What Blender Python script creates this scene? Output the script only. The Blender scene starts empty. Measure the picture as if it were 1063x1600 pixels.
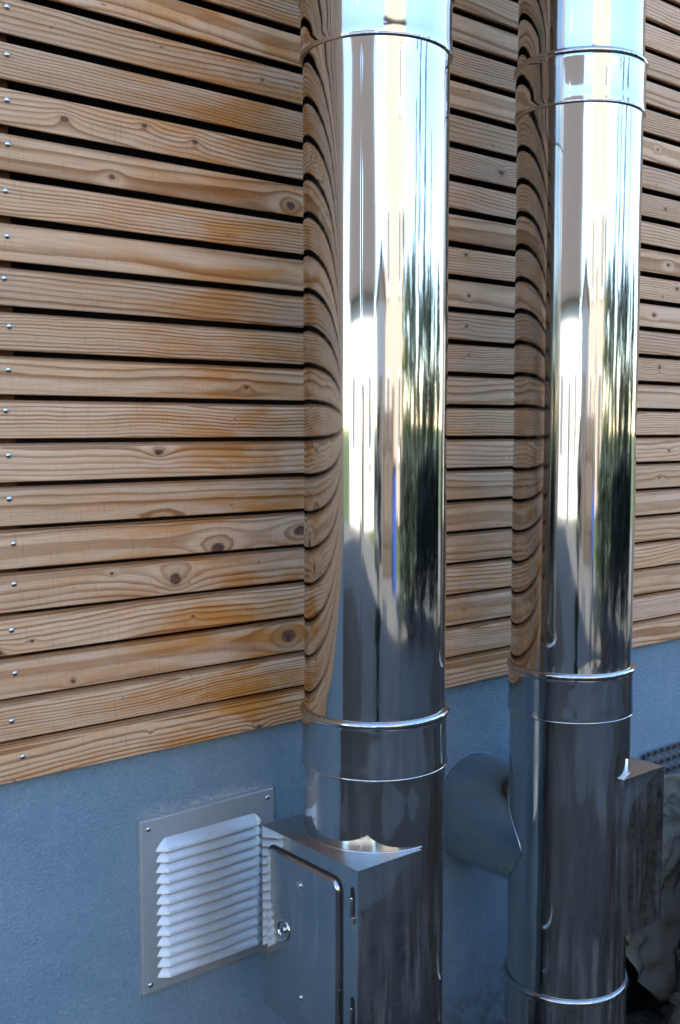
import bpy, bmesh, math, random
from mathutils import Vector, Matrix, noise as mnoise

R_ = math.radians
random.seed(11)
scene = bpy.context.scene
COL = scene.collection

# ------------------------------------------------------------------ camera
cam_data = bpy.data.cameras.new('camera')
cam = bpy.data.objects.new('camera', cam_data)
COL.objects.link(cam)
cam_data.sensor_fit = 'VERTICAL'
cam_data.sensor_height = 36.0
cam_data.lens = 36.0 * 1680 / 1600
cam_data.clip_start = 0.05
cam_data.clip_end = 2000
CAM = Vector((0, -1.65, 1.5))
yaw, pitch = R_(50.4), math.atan(130 / 1680)
fwd = Vector((math.cos(yaw) * math.cos(pitch), math.sin(yaw) * math.cos(pitch), -math.sin(pitch)))
cam.location = CAM
cam.rotation_euler = fwd.to_track_quat('-Z', 'Y').to_euler()
scene.camera = cam

# ------------------------------------------------------------------ sky and sun
SUN_AZ, SUN_EL = 62.0, 36.0          # degrees, counted from +x; the sun stands behind the clad house
world = bpy.data.worlds.new('World')
scene.world = world
world.use_nodes = True
wn = world.node_tree
sky = wn.nodes.new('ShaderNodeTexSky')
sky.sky_type = 'NISHITA'
sky.sun_disc = False
sky.sun_elevation = R_(SUN_EL)
sky.sun_rotation = R_(90 - SUN_AZ)
sky.air_density = 1.05
sky.dust_density = 0.0
sky.ozone_density = 2.0
bg = wn.nodes['Background']
bg.inputs['Strength'].default_value = 0.15
wn.links.new(sky.outputs[0], bg.inputs[0])

sun_data = bpy.data.lights.new('sun', 'SUN')
sun_data.energy = 4.0
sun_data.angle = R_(0.5)
sun_data.color = (1.0, 0.93, 0.82)
sun = bpy.data.objects.new('sun', sun_data)
COL.objects.link(sun)
sd = Vector((math.cos(R_(SUN_AZ)) * math.cos(R_(SUN_EL)), math.sin(R_(SUN_AZ)) * math.cos(R_(SUN_EL)), math.sin(R_(SUN_EL))))
sun.rotation_euler = (-sd).to_track_quat('-Z', 'Y').to_euler()
sun.location = (4, 12, 14)

scene.view_settings.view_transform = 'Standard'
scene.view_settings.look = 'None'
scene.view_settings.gamma = 1.0
scene.view_settings.use_curve_mapping = False
scene.view_settings.exposure = 2.5
scene.cycles.max_bounces = 10
scene.cycles.glossy_bounces = 6
scene.cycles.caustics_reflective = False
scene.cycles.caustics_refractive = False
scene.cycles.sample_clamp_indirect = 6.0

# ------------------------------------------------------------------ node helper
class NB:
    def __init__(self, name):
        self.mat = bpy.data.materials.new(name)
        self.mat.use_nodes = True
        self.nt = self.mat.node_tree
        self.p = self.nt.nodes['Principled BSDF']
        self._tc = None

    def new(self, t):
        return self.nt.nodes.new(t)

    def link(self, a, b):
        self.nt.links.new(a, b)

    def put(self, sock, v):
        if isinstance(v, bpy.types.NodeSocket):
            self.link(v, sock)
        else:
            sock.default_value = v

    def m(self, op, a, b=0.0, c=0.0, clamp=False):
        n = self.new('ShaderNodeMath')
        n.operation = op
        n.use_clamp = clamp
        self.put(n.inputs[0], a)
        self.put(n.inputs[1], b)
        self.put(n.inputs[2], c)
        return n.outputs[0]

    def add(self, a, b): return self.m('ADD', a, b)
    def sub(self, a, b): return self.m('SUBTRACT', a, b)
    def mul(self, a, b): return self.m('MULTIPLY', a, b)

    def step(self, v, lo, hi, a=0.0, b=1.0):
        n = self.new('ShaderNodeMapRange')
        n.interpolation_type = 'SMOOTHSTEP'
        self.put(n.inputs[0], v)
        n.inputs[1].default_value = lo
        n.inputs[2].default_value = hi
        n.inputs[3].default_value = a
        n.inputs[4].default_value = b
        return n.outputs[0]

    def obj(self):
        if self._tc is None:
            self._tc = self.new('ShaderNodeTexCoord').outputs['Object']
        return self._tc

    def pos(self):
        return self.new('ShaderNodeNewGeometry').outputs['Position']

    def sep(self, v):
        n = self.new('ShaderNodeSeparateXYZ')
        self.link(v, n.inputs[0])
        return n.outputs

    def vec(self, x, y, z):
        n = self.new('ShaderNodeCombineXYZ')
        for i, v in enumerate((x, y, z)):
            self.put(n.inputs[i], v)
        return n.outputs[0]

    def scale(self, v, s):
        n = self.new('ShaderNodeVectorMath')
        n.operation = 'MULTIPLY'
        self.link(v, n.inputs[0])
        n.inputs[1].default_value = s
        return n.outputs[0]

    def noise(self, v, sc=5.0, det=3.0, rough=0.5, dist=0.0):
        n = self.new('ShaderNodeTexNoise')
        self.link(v, n.inputs['Vector'])
        n.inputs['Scale'].default_value = sc
        n.inputs['Detail'].default_value = det
        n.inputs['Roughness'].default_value = rough
        n.inputs['Distortion'].default_value = dist
        return n.outputs[0]

    def attr(self, name):
        n = self.new('ShaderNodeAttribute')
        n.attribute_type = 'OBJECT'
        n.attribute_name = name
        return n.outputs['Fac']

    def mix(self, f, a, b, mode='MIX'):
        n = self.new('ShaderNodeMix')
        n.data_type = 'RGBA'
        n.blend_type = mode
        self.put(n.inputs[0], f)
        for s, v in ((n.inputs[6], a), (n.inputs[7], b)):
            if isinstance(v, bpy.types.NodeSocket):
                self.link(v, s)
            else:
                s.default_value = (v[0], v[1], v[2], 1)
        return n.outputs[2]

    def bump(self, h, strength=0.5, dist=0.01):
        n = self.new('ShaderNodeBump')
        n.inputs['Strength'].default_value = strength
        n.inputs['Distance'].default_value = dist
        self.link(h, n.inputs['Height'])
        self.link(n.outputs[0], self.p.inputs['Normal'])

    def base(self, c):
        s = self.p.inputs['Base Color']
        if isinstance(c, bpy.types.NodeSocket):
            self.link(c, s)
        else:
            s.default_value = (c[0], c[1], c[2], 1)

    def set(self, rough=None, metal=None, spec=None):
        if rough is not None:
            self.put(self.p.inputs['Roughness'], rough)
        if metal is not None:
            self.put(self.p.inputs['Metallic'], metal)
        if spec is not None:
            self.put(self.p.inputs['Specular IOR Level'], spec)


M = {}

# ---- larch slat: growth rings, knots, weathered and honey-coloured patches
def wood_material():
    b = NB('larch_slat')
    x, y, z = b.sep(b.obj())
    s = b.attr('seed')
    so = b.mul(s, 83.0)
    zz = b.sub(z, 0.027)
    xs = b.add(x, so)
    w1 = b.mul(b.sub(b.noise(b.vec(b.mul(xs, 1.6), so, b.mul(z, 2.0)), 1.0, 1.0), 0.5), 0.05)
    w2 = b.mul(b.sub(b.noise(b.vec(b.mul(xs, 7.0), so, b.mul(z, 14.0)), 1.0, 2.0), 0.5), 0.010)
    dz = b.add(b.sub(zz, b.attr('zc')), b.add(b.add(w1, w2), b.mul(b.attr('tilt'), b.sub(x, 1.0))))
    yc = b.add(b.attr('yc'), y)
    r = b.m('SQRT', b.add(b.mul(dz, dz), b.mul(yc, yc)))
    rk = None
    core = None
    halo = None
    wob = b.mul(b.sub(b.noise(b.vec(b.mul(xs, 40.0), so, b.mul(z, 40.0)), 1.0, 2.0), 0.5), 0.006)
    for k in ('1', '2', '3'):
        ks = b.attr('ks' + k)
        ax = b.add(b.m('DIVIDE', b.sub(x, b.attr('kx' + k)), b.add(1.0, b.mul(b.m('FRACT', b.mul(s, 7.7 * int(k))), 0.9))), wob)
        az = b.add(b.sub(zz, b.attr('kz' + k)), wob)
        d2 = b.add(b.mul(ax, ax), b.mul(az, az))
        d = b.m('DIVIDE', b.m('SQRT', d2), ks)                       # 1 = edge of the knot
        g = b.mul(b.m('EXPONENT', b.mul(b.m('POWER', d, 1.35), -0.33)), b.mul(ks, 2.3))
        c = b.step(d, 0.60, 1.05, 1.0, 0.0)
        h = b.step(d, 1.0, 2.6, 1.0, 0.0)
        rk = g if rk is None else b.add(rk, g)
        core = c if core is None else b.m('MAXIMUM', core, c)
        halo = h if halo is None else b.m('MAXIMUM', halo, h)
    phase = b.mul(b.sub(r, rk), b.attr('freq'))
    phase = b.add(phase, b.mul(b.noise(b.vec(b.mul(xs, 3.0), so, b.mul(z, 60.0)), 1.0, 2.0), 0.5))
    fr = b.m('FRACT', phase)
    idx = b.m('FLOOR', phase)
    wn_ = b.new('ShaderNodeTexWhiteNoise')
    wn_.noise_dimensions = '1D'
    b.link(b.add(idx, so), wn_.inputs['W'])
    ringv = b.add(0.35, b.mul(wn_.outputs['Value'], 0.65))
    rise = b.step(fr, 0.30, 0.86)
    rise = b.m('POWER', rise, 1.4)
    fall = b.step(fr, 0.90, 1.0, 1.0, 0.0)
    ring = b.mul(b.mul(rise, fall), ringv)
    fibre = b.noise(b.vec(b.mul(xs, 9.0), b.mul(y, 60.0), b.mul(z, 900.0)), 1.0, 3.0, 0.6)
    saw = b.noise(b.vec(b.mul(xs, 420.0), so, b.mul(z, 24.0)), 1.0, 2.0, 0.5)
    blot = b.noise(b.vec(b.mul(xs, 5.0), so, b.mul(z, 26.0)), 1.0, 4.0, 0.6, 0.4)
    blot2 = b.noise(b.vec(b.mul(xs, 1.8), b.add(so, 9.0), b.mul(z, 8.0)), 1.0, 2.0)
    # honey-coloured where the flues shelter the timber, silvered elsewhere
    px, py, pz = b.sep(b.pos())
    e1 = b.m('DIVIDE', b.sub(px, 1.14), 0.24)
    shelter = b.m('EXPONENT', b.mul(b.mul(e1, e1), -1.0))
    e2 = b.m('DIVIDE', b.sub(px, 1.66), 0.16)
    shelter = b.add(shelter, b.mul(b.m('EXPONENT', b.mul(b.mul(e2, e2), -1.0)), 0.35))
    low = b.step(pz, 1.6, 0.9)
    honey = b.mul(b.add(b.add(0.15, b.mul(shelter, 0.75)), b.mul(low, 0.30)), b.step(b.add(blot, b.add(b.mul(b.sub(fibre, 0.5), 0.30), b.mul(ring, 0.10))), 0.38, 0.66))
    honey = b.m('MINIMUM', honey, 1.0)
    early = b.mix(honey, b.mix(blot2, (0.72, 0.480, 0.325), (0.70, 0.415, 0.220)), (0.62, 0.245, 0.050))
    late = b.mix(honey, b.mix(blot2, (0.435, 0.235, 0.130), (0.400, 0.190, 0.075)), (0.310, 0.096, 0.012))
    c = b.mix(b.m('MINIMUM', b.mul(ring, 1.35), 1.0), early, late)
    c = b.mix(1.0, c, b.mix(b.step(fibre, 0.25, 0.75), (0.74, 0.73, 0.72), (1.16, 1.16, 1.16)), 'MULTIPLY')
    c = b.mix(b.step(saw, 0.55, 0.80, 0.0, 0.30), c, (0.16, 0.10, 0.06))
    tone = b.add(0.86, b.mul(b.m('FRACT', b.mul(s, 17.3)), 0.24))
    c = b.mix(1.0, c, b.vec(tone, tone, tone), 'MULTIPLY')
    # knots
    c = b.mix(b.mul(halo, 0.30), c, (0.30, 0.13, 0.045))
    kn = b.noise(b.vec(b.mul(xs, 170.0), so, b.mul(z, 170.0)), 1.0, 4.0, 0.65)
    c = b.mix(core, c, b.mix(b.step(kn, 0.3, 0.7), (0.045, 0.022, 0.015), (0.23, 0.10, 0.06)))
    # small dirt specks and grey end dirt
    spk = b.noise(b.vec(b.mul(xs, 60.0), so, b.mul(z, 90.0)), 1.0, 1.0)
    c = b.mix(b.step(spk, 0.76, 0.82, 0.0, 0.6), c, (0.09, 0.05, 0.03))
    b.base(c)
    b.set(rough=b.add(0.62, b.mul(fibre, 0.2)), spec=0.25)
    hgt = b.add(b.add(b.mul(ring, 0.9), b.mul(fibre, 0.5)), b.mul(saw, 0.3))
    b.bump(hgt, 0.45, 0.0012)
    M['wood'] = b.mat


def batten_material():
    b = NB('batten_timber')
    x, y, z = b.sep(b.obj())
    f = b.noise(b.vec(b.mul(x, 160.0), b.mul(y, 160.0), b.mul(z, 6.0)), 1.0, 3.0)
    b.base(b.mix(f, (0.085, 0.036, 0.009), (0.055, 0.024, 0.006)))
    b.set(rough=0.8)
    M['batten'] = b.mat


def plaster_material():
    b = NB('blue_grey_render')
    p = b.pos()
    x, y, z = b.sep(p)
    v = b.new('ShaderNodeTexVoronoi')
    b.link(p, v.inputs['Vector'])
    v.inputs['Scale'].default_value = 300.0
    grain = v.outputs['Distance']
    gcol = b.sep(v.outputs['Color'])[0]
    fine = b.noise(p, 520.0, 2.0, 0.7)
    mid = b.noise(p, 90.0, 3.0, 0.6)
    big = b.noise(p, 4.0, 5.0, 0.65)
    trowel = b.noise(b.vec(b.mul(x, 9.0), 0.0, b.mul(z, 26.0)), 1.0, 3.0, 0.6, 0.6)
    streak = b.noise(b.vec(b.mul(x, 34.0), 0.0, b.mul(z, 1.8)), 1.0, 4.0, 0.6)
    c = b.mix(b.step(big, 0.3, 0.7), (0.180, 0.270, 0.340), (0.225, 0.318, 0.385))
    c = b.mix(b.step(trowel, 0.45, 0.75, 0.0, 0.30), c, (0.26, 0.345, 0.40))
    c = b.mix(b.step(gcol, 0.80, 0.95, 0.0, 0.26), c, (0.36, 0.44, 0.49))
    c = b.mix(b.step(gcol, 0.18, 0.05, 0.0, 0.28), c, (0.10, 0.165, 0.22))
    # run-off streaks under the boards, lime bloom over the vent, soil splashes at the foot
    c = b.mix(b.mul(b.step(streak, 0.52, 0.78), b.step(z, 0.55, 0.92, 0.05, 0.35)), c, (0.34, 0.37, 0.37))
    ex = b.mul(b.step(x, 0.90, 0.96), b.step(x, 1.22, 1.16))
    ez = b.mul(b.step(z, 0.832, 0.806), b.step(z, 0.795, 0.800))
    c = b.mix(b.mul(b.mul(ex, ez), b.step(mid, 0.40, 0.62, 0.1, 0.65)), c, (0.50, 0.50, 0.47))
    c = b.mix(b.mul(b.step(z, 0.45, 0.0), b.step(b.noise(p, 30.0, 4.0, 0.7), 0.40, 0.65, 0.15, 0.8)), c, (0.13, 0.115, 0.095))
    b.base(c)
    b.set(rough=0.92, spec=0.2)
    b.bump(b.add(b.add(b.mul(grain, 0.9), b.mul(fine, 0.35)), b.mul(mid, 0.6)), 0.5, 0.0036)
    M['plaster'] = b.mat


def steel_material():
    b = NB('polished_stainless_steel')
    o = b.obj()
    x, y, z = b.sep(o)
    dust = b.noise(b.vec(b.mul(x, 60.0), b.mul(y, 60.0), b.mul(z, 5.0)), 1.0, 4.0, 0.65)
    cloud = b.noise(o, 7.0, 3.0, 0.55)
    spk = b.noise(o, 420.0, 1.0, 0.5)
    low = b.step(z, 1.25, 0.70)                   # rain-splashed dust, more of it near the ground
    film = b.mul(b.step(dust, 0.42, 0.75), b.step(cloud, 0.30, 0.7))
    film = b.m('MINIMUM', b.mul(film, b.add(0.26, b.mul(low, 0.90))), 1.0)
    spots = b.mul(b.step(spk, 0.71, 0.80), b.add(0.2, b.mul(low, 0.55)))
    c = b.mix(b.mul(film, 0.30), (0.505, 0.505, 0.495), (0.36, 0.365, 0.36))
    c = b.mix(b.mul(spots, 0.5), c, (0.30, 0.29, 0.27))
    gn = b.new('ShaderNodeNewGeometry')
    up = b.mul(b.step(b.sep(gn.outputs['Normal'])[2], 0.80, 0.98), b.add(0.45, b.mul(dust, 0.5)))   # dust lying on level sheet
    film = b.m('MAXIMUM', film, up)
    c = b.mix(b.mul(up, 0.6), c, (0.26, 0.25, 0.235))
    b.base(c)
    rough = b.add(b.add(0.062, b.mul(film, 0.16)), b.mul(spots, 0.25))
    b.set(rough=rough, metal=b.sub(1.0, b.mul(b.m('MAXIMUM', b.mul(film, 0.22), b.mul(spots, 0.6)), 0.8)))
    wav = b.noise(b.vec(b.mul(x, 9.0), b.mul(y, 9.0), b.mul(z, 2.2)), 1.0, 1.0)
    roll = b.noise(b.vec(b.mul(x, 130.0), b.mul(y, 130.0), b.mul(z, 0.8)), 1.0, 2.0)
    vd = b.new('ShaderNodeTexVoronoi')
    b.link(o, vd.inputs['Vector'])
    vd.inputs['Scale'].default_value = 4.3
    dent = b.step(vd.outputs['Distance'], 0.0, 0.16, -0.10, 0.0)          # a few shallow handling dents
    b.bump(b.add(b.add(wav, dent), b.mul(roll, 0.085)), 0.20, 0.005)
    b.p.inputs['Anisotropic'].default_value = 0.8
    tg = b.new('ShaderNodeTangent'); tg.direction_type = 'RADIAL'; tg.axis = 'Z'
    b.link(tg.outputs[0], b.p.inputs['Tangent'])
    M['steel'] = b.mat


def simple(name, c, rough, metal=0.0, c2=None, sc=40.0, bump=0.0, bd=0.002, spec=0.5):
    b = NB(name)
    n = b.noise(b.obj(), sc, 4.0, 0.6)
    b.base(b.mix(n, c, c2 or tuple(v * 0.78 for v in c)))
    b.set(rough=b.add(rough - 0.06, b.mul(n, 0.12)), metal=metal, spec=spec)
    if bump:
        b.bump(n, bump, bd)
    M[name] = b.mat
    return b


def ground_material(name, c1, c2, c3, sc):
    b = NB(name)
    p = b.pos()
    big = b.noise(p, 0.35, 5.0, 0.65)
    v = b.new('ShaderNodeTexVoronoi')
    b.link(p, v.inputs['Vector'])
    v.inputs['Scale'].default_value = sc
    fine = b.noise(p, sc * 2.3, 4.0, 0.65)
    c = b.mix(b.step(big, 0.35, 0.65), c1, c2)
    c = b.mix(b.step(v.outputs['Distance'], 0.1, 0.7, 0.7, 0.0), c, c3)
    c = b.mix(1.0, c, b.mix(fine, (0.7, 0.7, 0.7), (1.25, 1.25, 1.25)), 'MULTIPLY')
    b.base(c)
    b.set(rough=0.95, spec=0.2)
    b.bump(b.add(v.outputs['Distance'], fine), 0.8, 0.02)
    M[name] = b.mat


wood_material(); batten_material(); plaster_material(); steel_material()
simple('vent_aluminium_skylit', (0.62, 0.645, 0.655), 0.40, 0.45, (0.50, 0.525, 0.54), 60.0, 0.15, 0.001)  # louvres: same sheet as the plate, sky light on their slope painted paler
simple('vent_aluminium_dim', (0.46, 0.49, 0.50), 0.40, 0.35, (0.34, 0.36, 0.365), 45.0, 0.12, 0.001)  # flat plate: same aluminium, painted darker as it mirrors less sky
simple('black_membrane', (0.020, 0.018, 0.020), 0.85, 0.0, (0.026, 0.024, 0.026), 60.0)
simple('gap_shade', (0.012, 0.012, 0.012), 0.7)  # near-black that paints the shade inside door gap and slots
simple('screw_steel', (0.62, 0.63, 0.64), 0.22, 1.0)
simple('grey_dimple_plastic', (0.13, 0.145, 0.165), 0.45, 0.0, (0.08, 0.09, 0.10), 30.0, 0.2)
simple('beige_fleece', (0.34, 0.31, 0.24), 0.95, 0.0, (0.12, 0.10, 0.068), 14.0, 0.9, 0.012, 0.1)
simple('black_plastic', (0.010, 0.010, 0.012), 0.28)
simple('white_render', (0.52, 0.515, 0.50), 0.9, 0.0, (0.45, 0.445, 0.43), 6.0)
simple('slate_paint', (0.085, 0.105, 0.135), 0.7)
simple('peach_render', (0.38, 0.315, 0.26), 0.9, 0.0, (0.31, 0.245, 0.195), 2.0)
simple('brown_roof', (0.060, 0.050, 0.046), 0.8, 0.0, (0.045, 0.038, 0.035), 3.0)
simple('white_paint', (0.78, 0.78, 0.76), 0.5)
simple('window_glass', (0.03, 0.04, 0.05), 0.06, 0.0)
simple('dark_timber', (0.05, 0.035, 0.025), 0.7)
simple('blue_plastic', (0.02, 0.07, 0.30), 0.35)
simple('bark', (0.10, 0.075, 0.055), 0.9, 0.0, (0.05, 0.04, 0.03), 30.0, 0.6, 0.02)
simple('rubble_stone', (0.24, 0.205, 0.155), 0.95, 0.0, (0.10, 0.082, 0.06), 3.0, 1.0, 0.08, 0.1)
ground_material('meadow', (0.050, 0.085, 0.025), (0.085, 0.105, 0.038), (0.04, 0.06, 0.02), 9.0)
ground_material('gravel', (0.140, 0.138, 0.132), (0.105, 0.103, 0.098), (0.185, 0.182, 0.175), 38.0)
ground_material('soil', (0.074, 0.066, 0.054), (0.098, 0.086, 0.070), (0.048, 0.041, 0.033), 30.0)


def leaf_material(name, c1, c2):
    b = NB(name)
    n = b.noise(b.obj(), 1.3, 3.0)
    n2 = b.noise(b.obj(), 14.0, 2.0)
    b.base(b.mix(b.step(b.add(b.mul(n, 0.6), b.mul(n2, 0.4)), 0.35, 0.65), c1, c2))
    b.set(rough=0.6, spec=0.3)
    M[name] = b.mat


leaf_material('leaf_dark', (0.026, 0.042, 0.034), (0.050, 0.070, 0.052))
leaf_material('leaf_mid', (0.040, 0.062, 0.038), (0.075, 0.098, 0.056))
leaf_material('leaf_lime', (0.10, 0.15, 0.025), (0.17, 0.20, 0.04))

# ------------------------------------------------------------------ mesh helper
class MB:
    def __init__(self):
        self.v, self.f = [], []

    def quad_grid(self, rows, closed=False):
        n = len(rows[0])
        o = len(self.v)
        for r in rows:
            self.v += [tuple(p) for p in r]
        for i in range(len(rows) - 1):
            for j in range(n if closed else n - 1):
                k = (j + 1) % n
                self.f.append((o + i * n + j, o + i * n + k, o + (i + 1) * n + k, o + (i + 1) * n + j))

    def ngon(self, pts):
        o = len(self.v)
        self.v += [tuple(p) for p in pts]
        self.f.append(tuple(range(o, o + len(pts))))

    def box(self, x0, x1, y0, y1, z0, z1):
        o = len(self.v)
        self.v += [(x0, y0, z0), (x1, y0, z0), (x1, y1, z0), (x0, y1, z0), (x0, y0, z1), (x1, y0, z1), (x1, y1, z1), (x0, y1, z1)]
        for f in ((0, 3, 2, 1), (4, 5, 6, 7), (0, 1, 5, 4), (1, 2, 6, 5), (2, 3, 7, 6), (3, 0, 4, 7)):
            self.f.append(tuple(o + i for i in f))

    def lathe(self, prof, seg=96, axis=((0, 0, 0), (0, 0, 1)), cap=True):
        """prof: (radius, distance along axis)"""
        p0, d = Vector(axis[0]), Vector(axis[1]).normalized()
        a = d.orthogonal().normalized()
        if abs(d.z) > 0.99:
            a = Vector((1, 0, 0))
        c = d.cross(a)
        rows = []
        for r, t in prof:
            rows.append([p0 + d * t + (a * math.cos(2 * math.pi * i / seg) + c * math.sin(2 * math.pi * i / seg)) * r for i in range(seg)])
        self.quad_grid(rows, True)
        if cap:
            self.ngon(list(reversed(rows[0])))
            self.ngon(rows[-1])

    def tube(self, pts, rad, seg=10, closed=False):
        pts = [Vector(p) for p in pts]
        rows = []
        n = len(pts)
        for i, p in enumerate(pts):
            t = (pts[(i + 1) % n] - pts[i - 1]) if closed else (pts[min(i + 1, n - 1)] - pts[max(i - 1, 0)])
            t.normalize()
            a = t.orthogonal().normalized()
            ref = Vector((0, 0, 1)) if abs(t.z) < 0.9 else Vector((1, 0, 0))
            a = t.cross(ref).normalized()
            c = t.cross(a)
            r = rad[i] if isinstance(rad, (list, tuple)) else rad
            rows.append([p + (a * math.cos(2 * math.pi * k / seg) + c * math.sin(2 * math.pi * k / seg)) * r for k in range(seg)])
        if closed:
            rows.append(rows[0])
        self.quad_grid(rows, True)
        if not closed:
            self.ngon(rows[0]); self.ngon(list(reversed(rows[-1])))

    def rplate(self, T, w, h, r, t, bev, seg=6):
        """rounded plate on the local u,v plane of matrix T, rising t along local n, edge rounded over bev"""
        def loop(ins, n):
            ww, hh, rr = w / 2 - ins, h / 2 - ins, max(r - ins, 0.0004)
            out = []
            for cx, cy, a0 in ((ww - rr, hh - rr, 0), (-ww + rr, hh - rr, 90), (-ww + rr, -hh + rr, 180), (ww - rr, -hh + rr, 270)):
                for k in range(seg + 1):
                    a = R_(a0 + 90 * k / seg)
                    out.append(T @ Vector((cx + rr * math.cos(a), cy + rr * math.sin(a), n)))
            return out
        rows = [loop(0, 0), loop(0, t - bev)]
        for k in range(1, 5):
            a = R_(90 * k / 4)
            rows.append(loop(bev * (1 - math.cos(a)), t - bev + bev * math.sin(a)))
        self.quad_grid(rows, True)
        self.ngon(rows[-1])

    def dome(self, T, r, h, seg=16, rings=5):
        rows = []
        for k in range(rings + 1):
            a = R_(90 * k / rings)
            rr, n = r * math.cos(a), h * math.sin(a)
            rr = max(rr, r * 0.02)
            rows.append([T @ Vector((rr * math.cos(2 * math.pi * i / seg), rr * math.sin(2 * math.pi * i / seg), n)) for i in range(seg)])
        self.quad_grid(rows, True)
        self.ngon(rows[-1])

    def mesh(self, name, mat, smooth=None, recalc=True, bevel=0.0):
        me = bpy.data.meshes.new(name)
        me.from_pydata([tuple(p) for p in self.v], [], self.f)
        if recalc or bevel:
            bm = bmesh.new()
            bm.from_mesh(me)
            bmesh.ops.remove_doubles(bm, verts=bm.verts, dist=1e-6)
            if recalc:
                bmesh.ops.recalc_face_normals(bm, faces=bm.faces)
            if bevel:
                bmesh.ops.bevel(bm, geom=[e for e in bm.edges], offset=bevel, segments=2, profile=0.6, affect='EDGES')
            bm.to_mesh(me)
            bm.free()
        if smooth is not None:
            for p in me.polygons:
                p.use_smooth = True
            me.set_sharp_from_angle(angle=R_(smooth))
        me.materials.append(M[mat] if isinstance(mat, str) else mat)
        return me

    def build(self, name, mat, parent=None, **kw):
        return link(name, self.mesh(name, mat, **kw), parent)


def link(name, me, parent=None, loc=None):
    o = bpy.data.objects.new(name, me)
    COL.objects.link(o)
    if parent is not None:
        o.parent = parent
        if parent.parent is None and parent.type == 'EMPTY' and loc is None:
            # geometry is written in world coordinates: cancel the thing's own location
            o.location = -parent.location
    if loc is not None:
        o.location = loc
    return o


def tag(o, label=None, cat=None, group=None, kind=None):
    for k, v in (('label', label), ('category', cat), ('group', group), ('kind', kind)):
        if v:
            o[k] = v
    return o


def thing(name, loc, label, cat, group=None):
    o = bpy.data.objects.new(name, None)
    o.empty_display_size = 0.1
    COL.objects.link(o)
    o.location = loc
    return tag(o, label, cat, group)


def frame_T(o, u, v):
    u, v = Vector(u), Vector(v)
    n = u.cross(v)
    m = Matrix((u, v, n)).transposed().to_4x4()
    m.translation = Vector(o)
    return m


# ------------------------------------------------------------------ setting: ground
def sheet(name, mat, x0, x1, y0, y1, z, nx=1, ny=1):
    mb = MB()
    mb.quad_grid([[(x0 + (x1 - x0) * i / nx, y0 + (y1 - y0) * j / ny, z) for i in range(nx + 1)] for j in range(ny + 1)])
    return tag(mb.build(name, mat, recalc=False), kind='structure')

sheet('ground', 'meadow', -400, 400, -400, 400, 0.0)
sheet('gravel_yard', 'gravel', -16, 16, -9.5, 0.02, 0.004)
mb = MB()
mb.quad_grid([[(-7 + 16 * i / 80, (-2.5 + 0.55 * mnoise.fractal(Vector((-7 + 16 * i / 80, 0.7, 0)) * 0.9, 1.0, 2.0, 4)) * (1 - j / 12) + 0.019 * (j / 12), 0.008) for i in range(81)] for j in range(13)])
tag(mb.build('bare_soil', 'soil', recalc=False), kind='structure')

# ------------------------------------------------------------------ clad wall
PITCH, FACE, Z0, THK, RISE = 0.0695, 0.0555, 0.928, 0.021, 0.0066
PLY = 0.02                       # plane of the rendered plinth
WX0, WX1 = -8.0, 8.0
NB_ROWS = 58

clad = thing('timber_cladding', (WX0, 0.0, Z0), 'horizontal larch slat cladding with dark open gaps above blue-grey plinth', 'cladding')

def slat_mesh(x0, x1, wav):
    """rhombus slat with eased arrises; front face at y=0, top face falls towards the front"""
    e = 0.0016
    prof = [(0.0 + e * 0.3, e * 0.4 + 0.0004), (0.0, e), (0.0, FACE - e), (e * 0.35, FACE - e * 0.25), (e * 1.2, FACE + 0.0004),
            (THK, FACE + RISE), (THK, RISE), (e * 1.2, e * 0.2)]
    n = 110
    rows = []
    for i in range(n + 1):
        xx = x0 + (x1 - x0) * i / n
        j = wav * mnoise.noise(Vector((xx * 1.1, wav * 900, 3.3)))
        rows.append([(xx, p[0] + j * 0.8, p[1] + j) for p in prof])
    mb = MB()
    mb.quad_grid(rows, True)
    mb.ngon(rows[0]); mb.ngon(rows[-1])
    return mb.mesh('slat', 'wood', smooth=35)

slat_meshes = [slat_mesh(WX0, WX1, w) for w in (0.0009, 0.0013, 0.0006, 0.0011)]
screw_mb = MB()
T = frame_T((0, 0, 0), (1, 0, 0), (0, 0, 1))           # n = -y
screw_mb.dome(T, 0.0051, 0.0030, 14, 4)
SCREW = screw_mb.mesh('screw', 'screw_steel', smooth=50)

# knots seen in the photograph: row -> [(x, z about the slat's middle, radius)]
KN = {0: [(1.165, -0.022, 0.005), (0.93, 0.01, 0.002)], 1: [(2.05, 0.004, 0.003)],
      2: [(1.235, 0.006, 0.015), (0.785, -0.016, 0.004)],
      3: [(0.715, -0.008, 0.003), (1.02, -0.002, 0.003), (0.66, -0.02, 0.005)],
      4: [(0.985, 0.000, 0.0125), (0.86, 0.021, 0.003)],
      5: [(1.075, -0.022, 0.013), (1.265, 0.000, 0.011)], 6: [(0.96, -0.03, 0.006), (2.46, 0.0, 0.004)],
      7: [(0.955, 0.018, 0.006), (2.5, 0.0, 0.003)], 9: [(1.14, -0.005, 0.004)], 10: [(2.45, 0.01, 0.006)],
      12: [(1.73, 0.0, 0.004), (2.42, 0.004, 0.005)], 13: [(1.72, 0.018, 0.005), (2.52, 0.010, 0.006)],
      14: [(1.245, -0.008, 0.010), (0.872, -0.010, 0.005), (2.48, 0.0, 0.005)],
      15: [(0.79, 0.000, 0.006), (0.935, 0.015, 0.004), (1.035, 0.004, 0.005)],
      16: [(1.83, 0.0, 0.007), (2.46, 0.0, 0.005)], 17: [(1.18, 0.0, 0.0025)], 18: [(2.42, 0.006, 0.004)]}
rng = random.Random(5)
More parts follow.
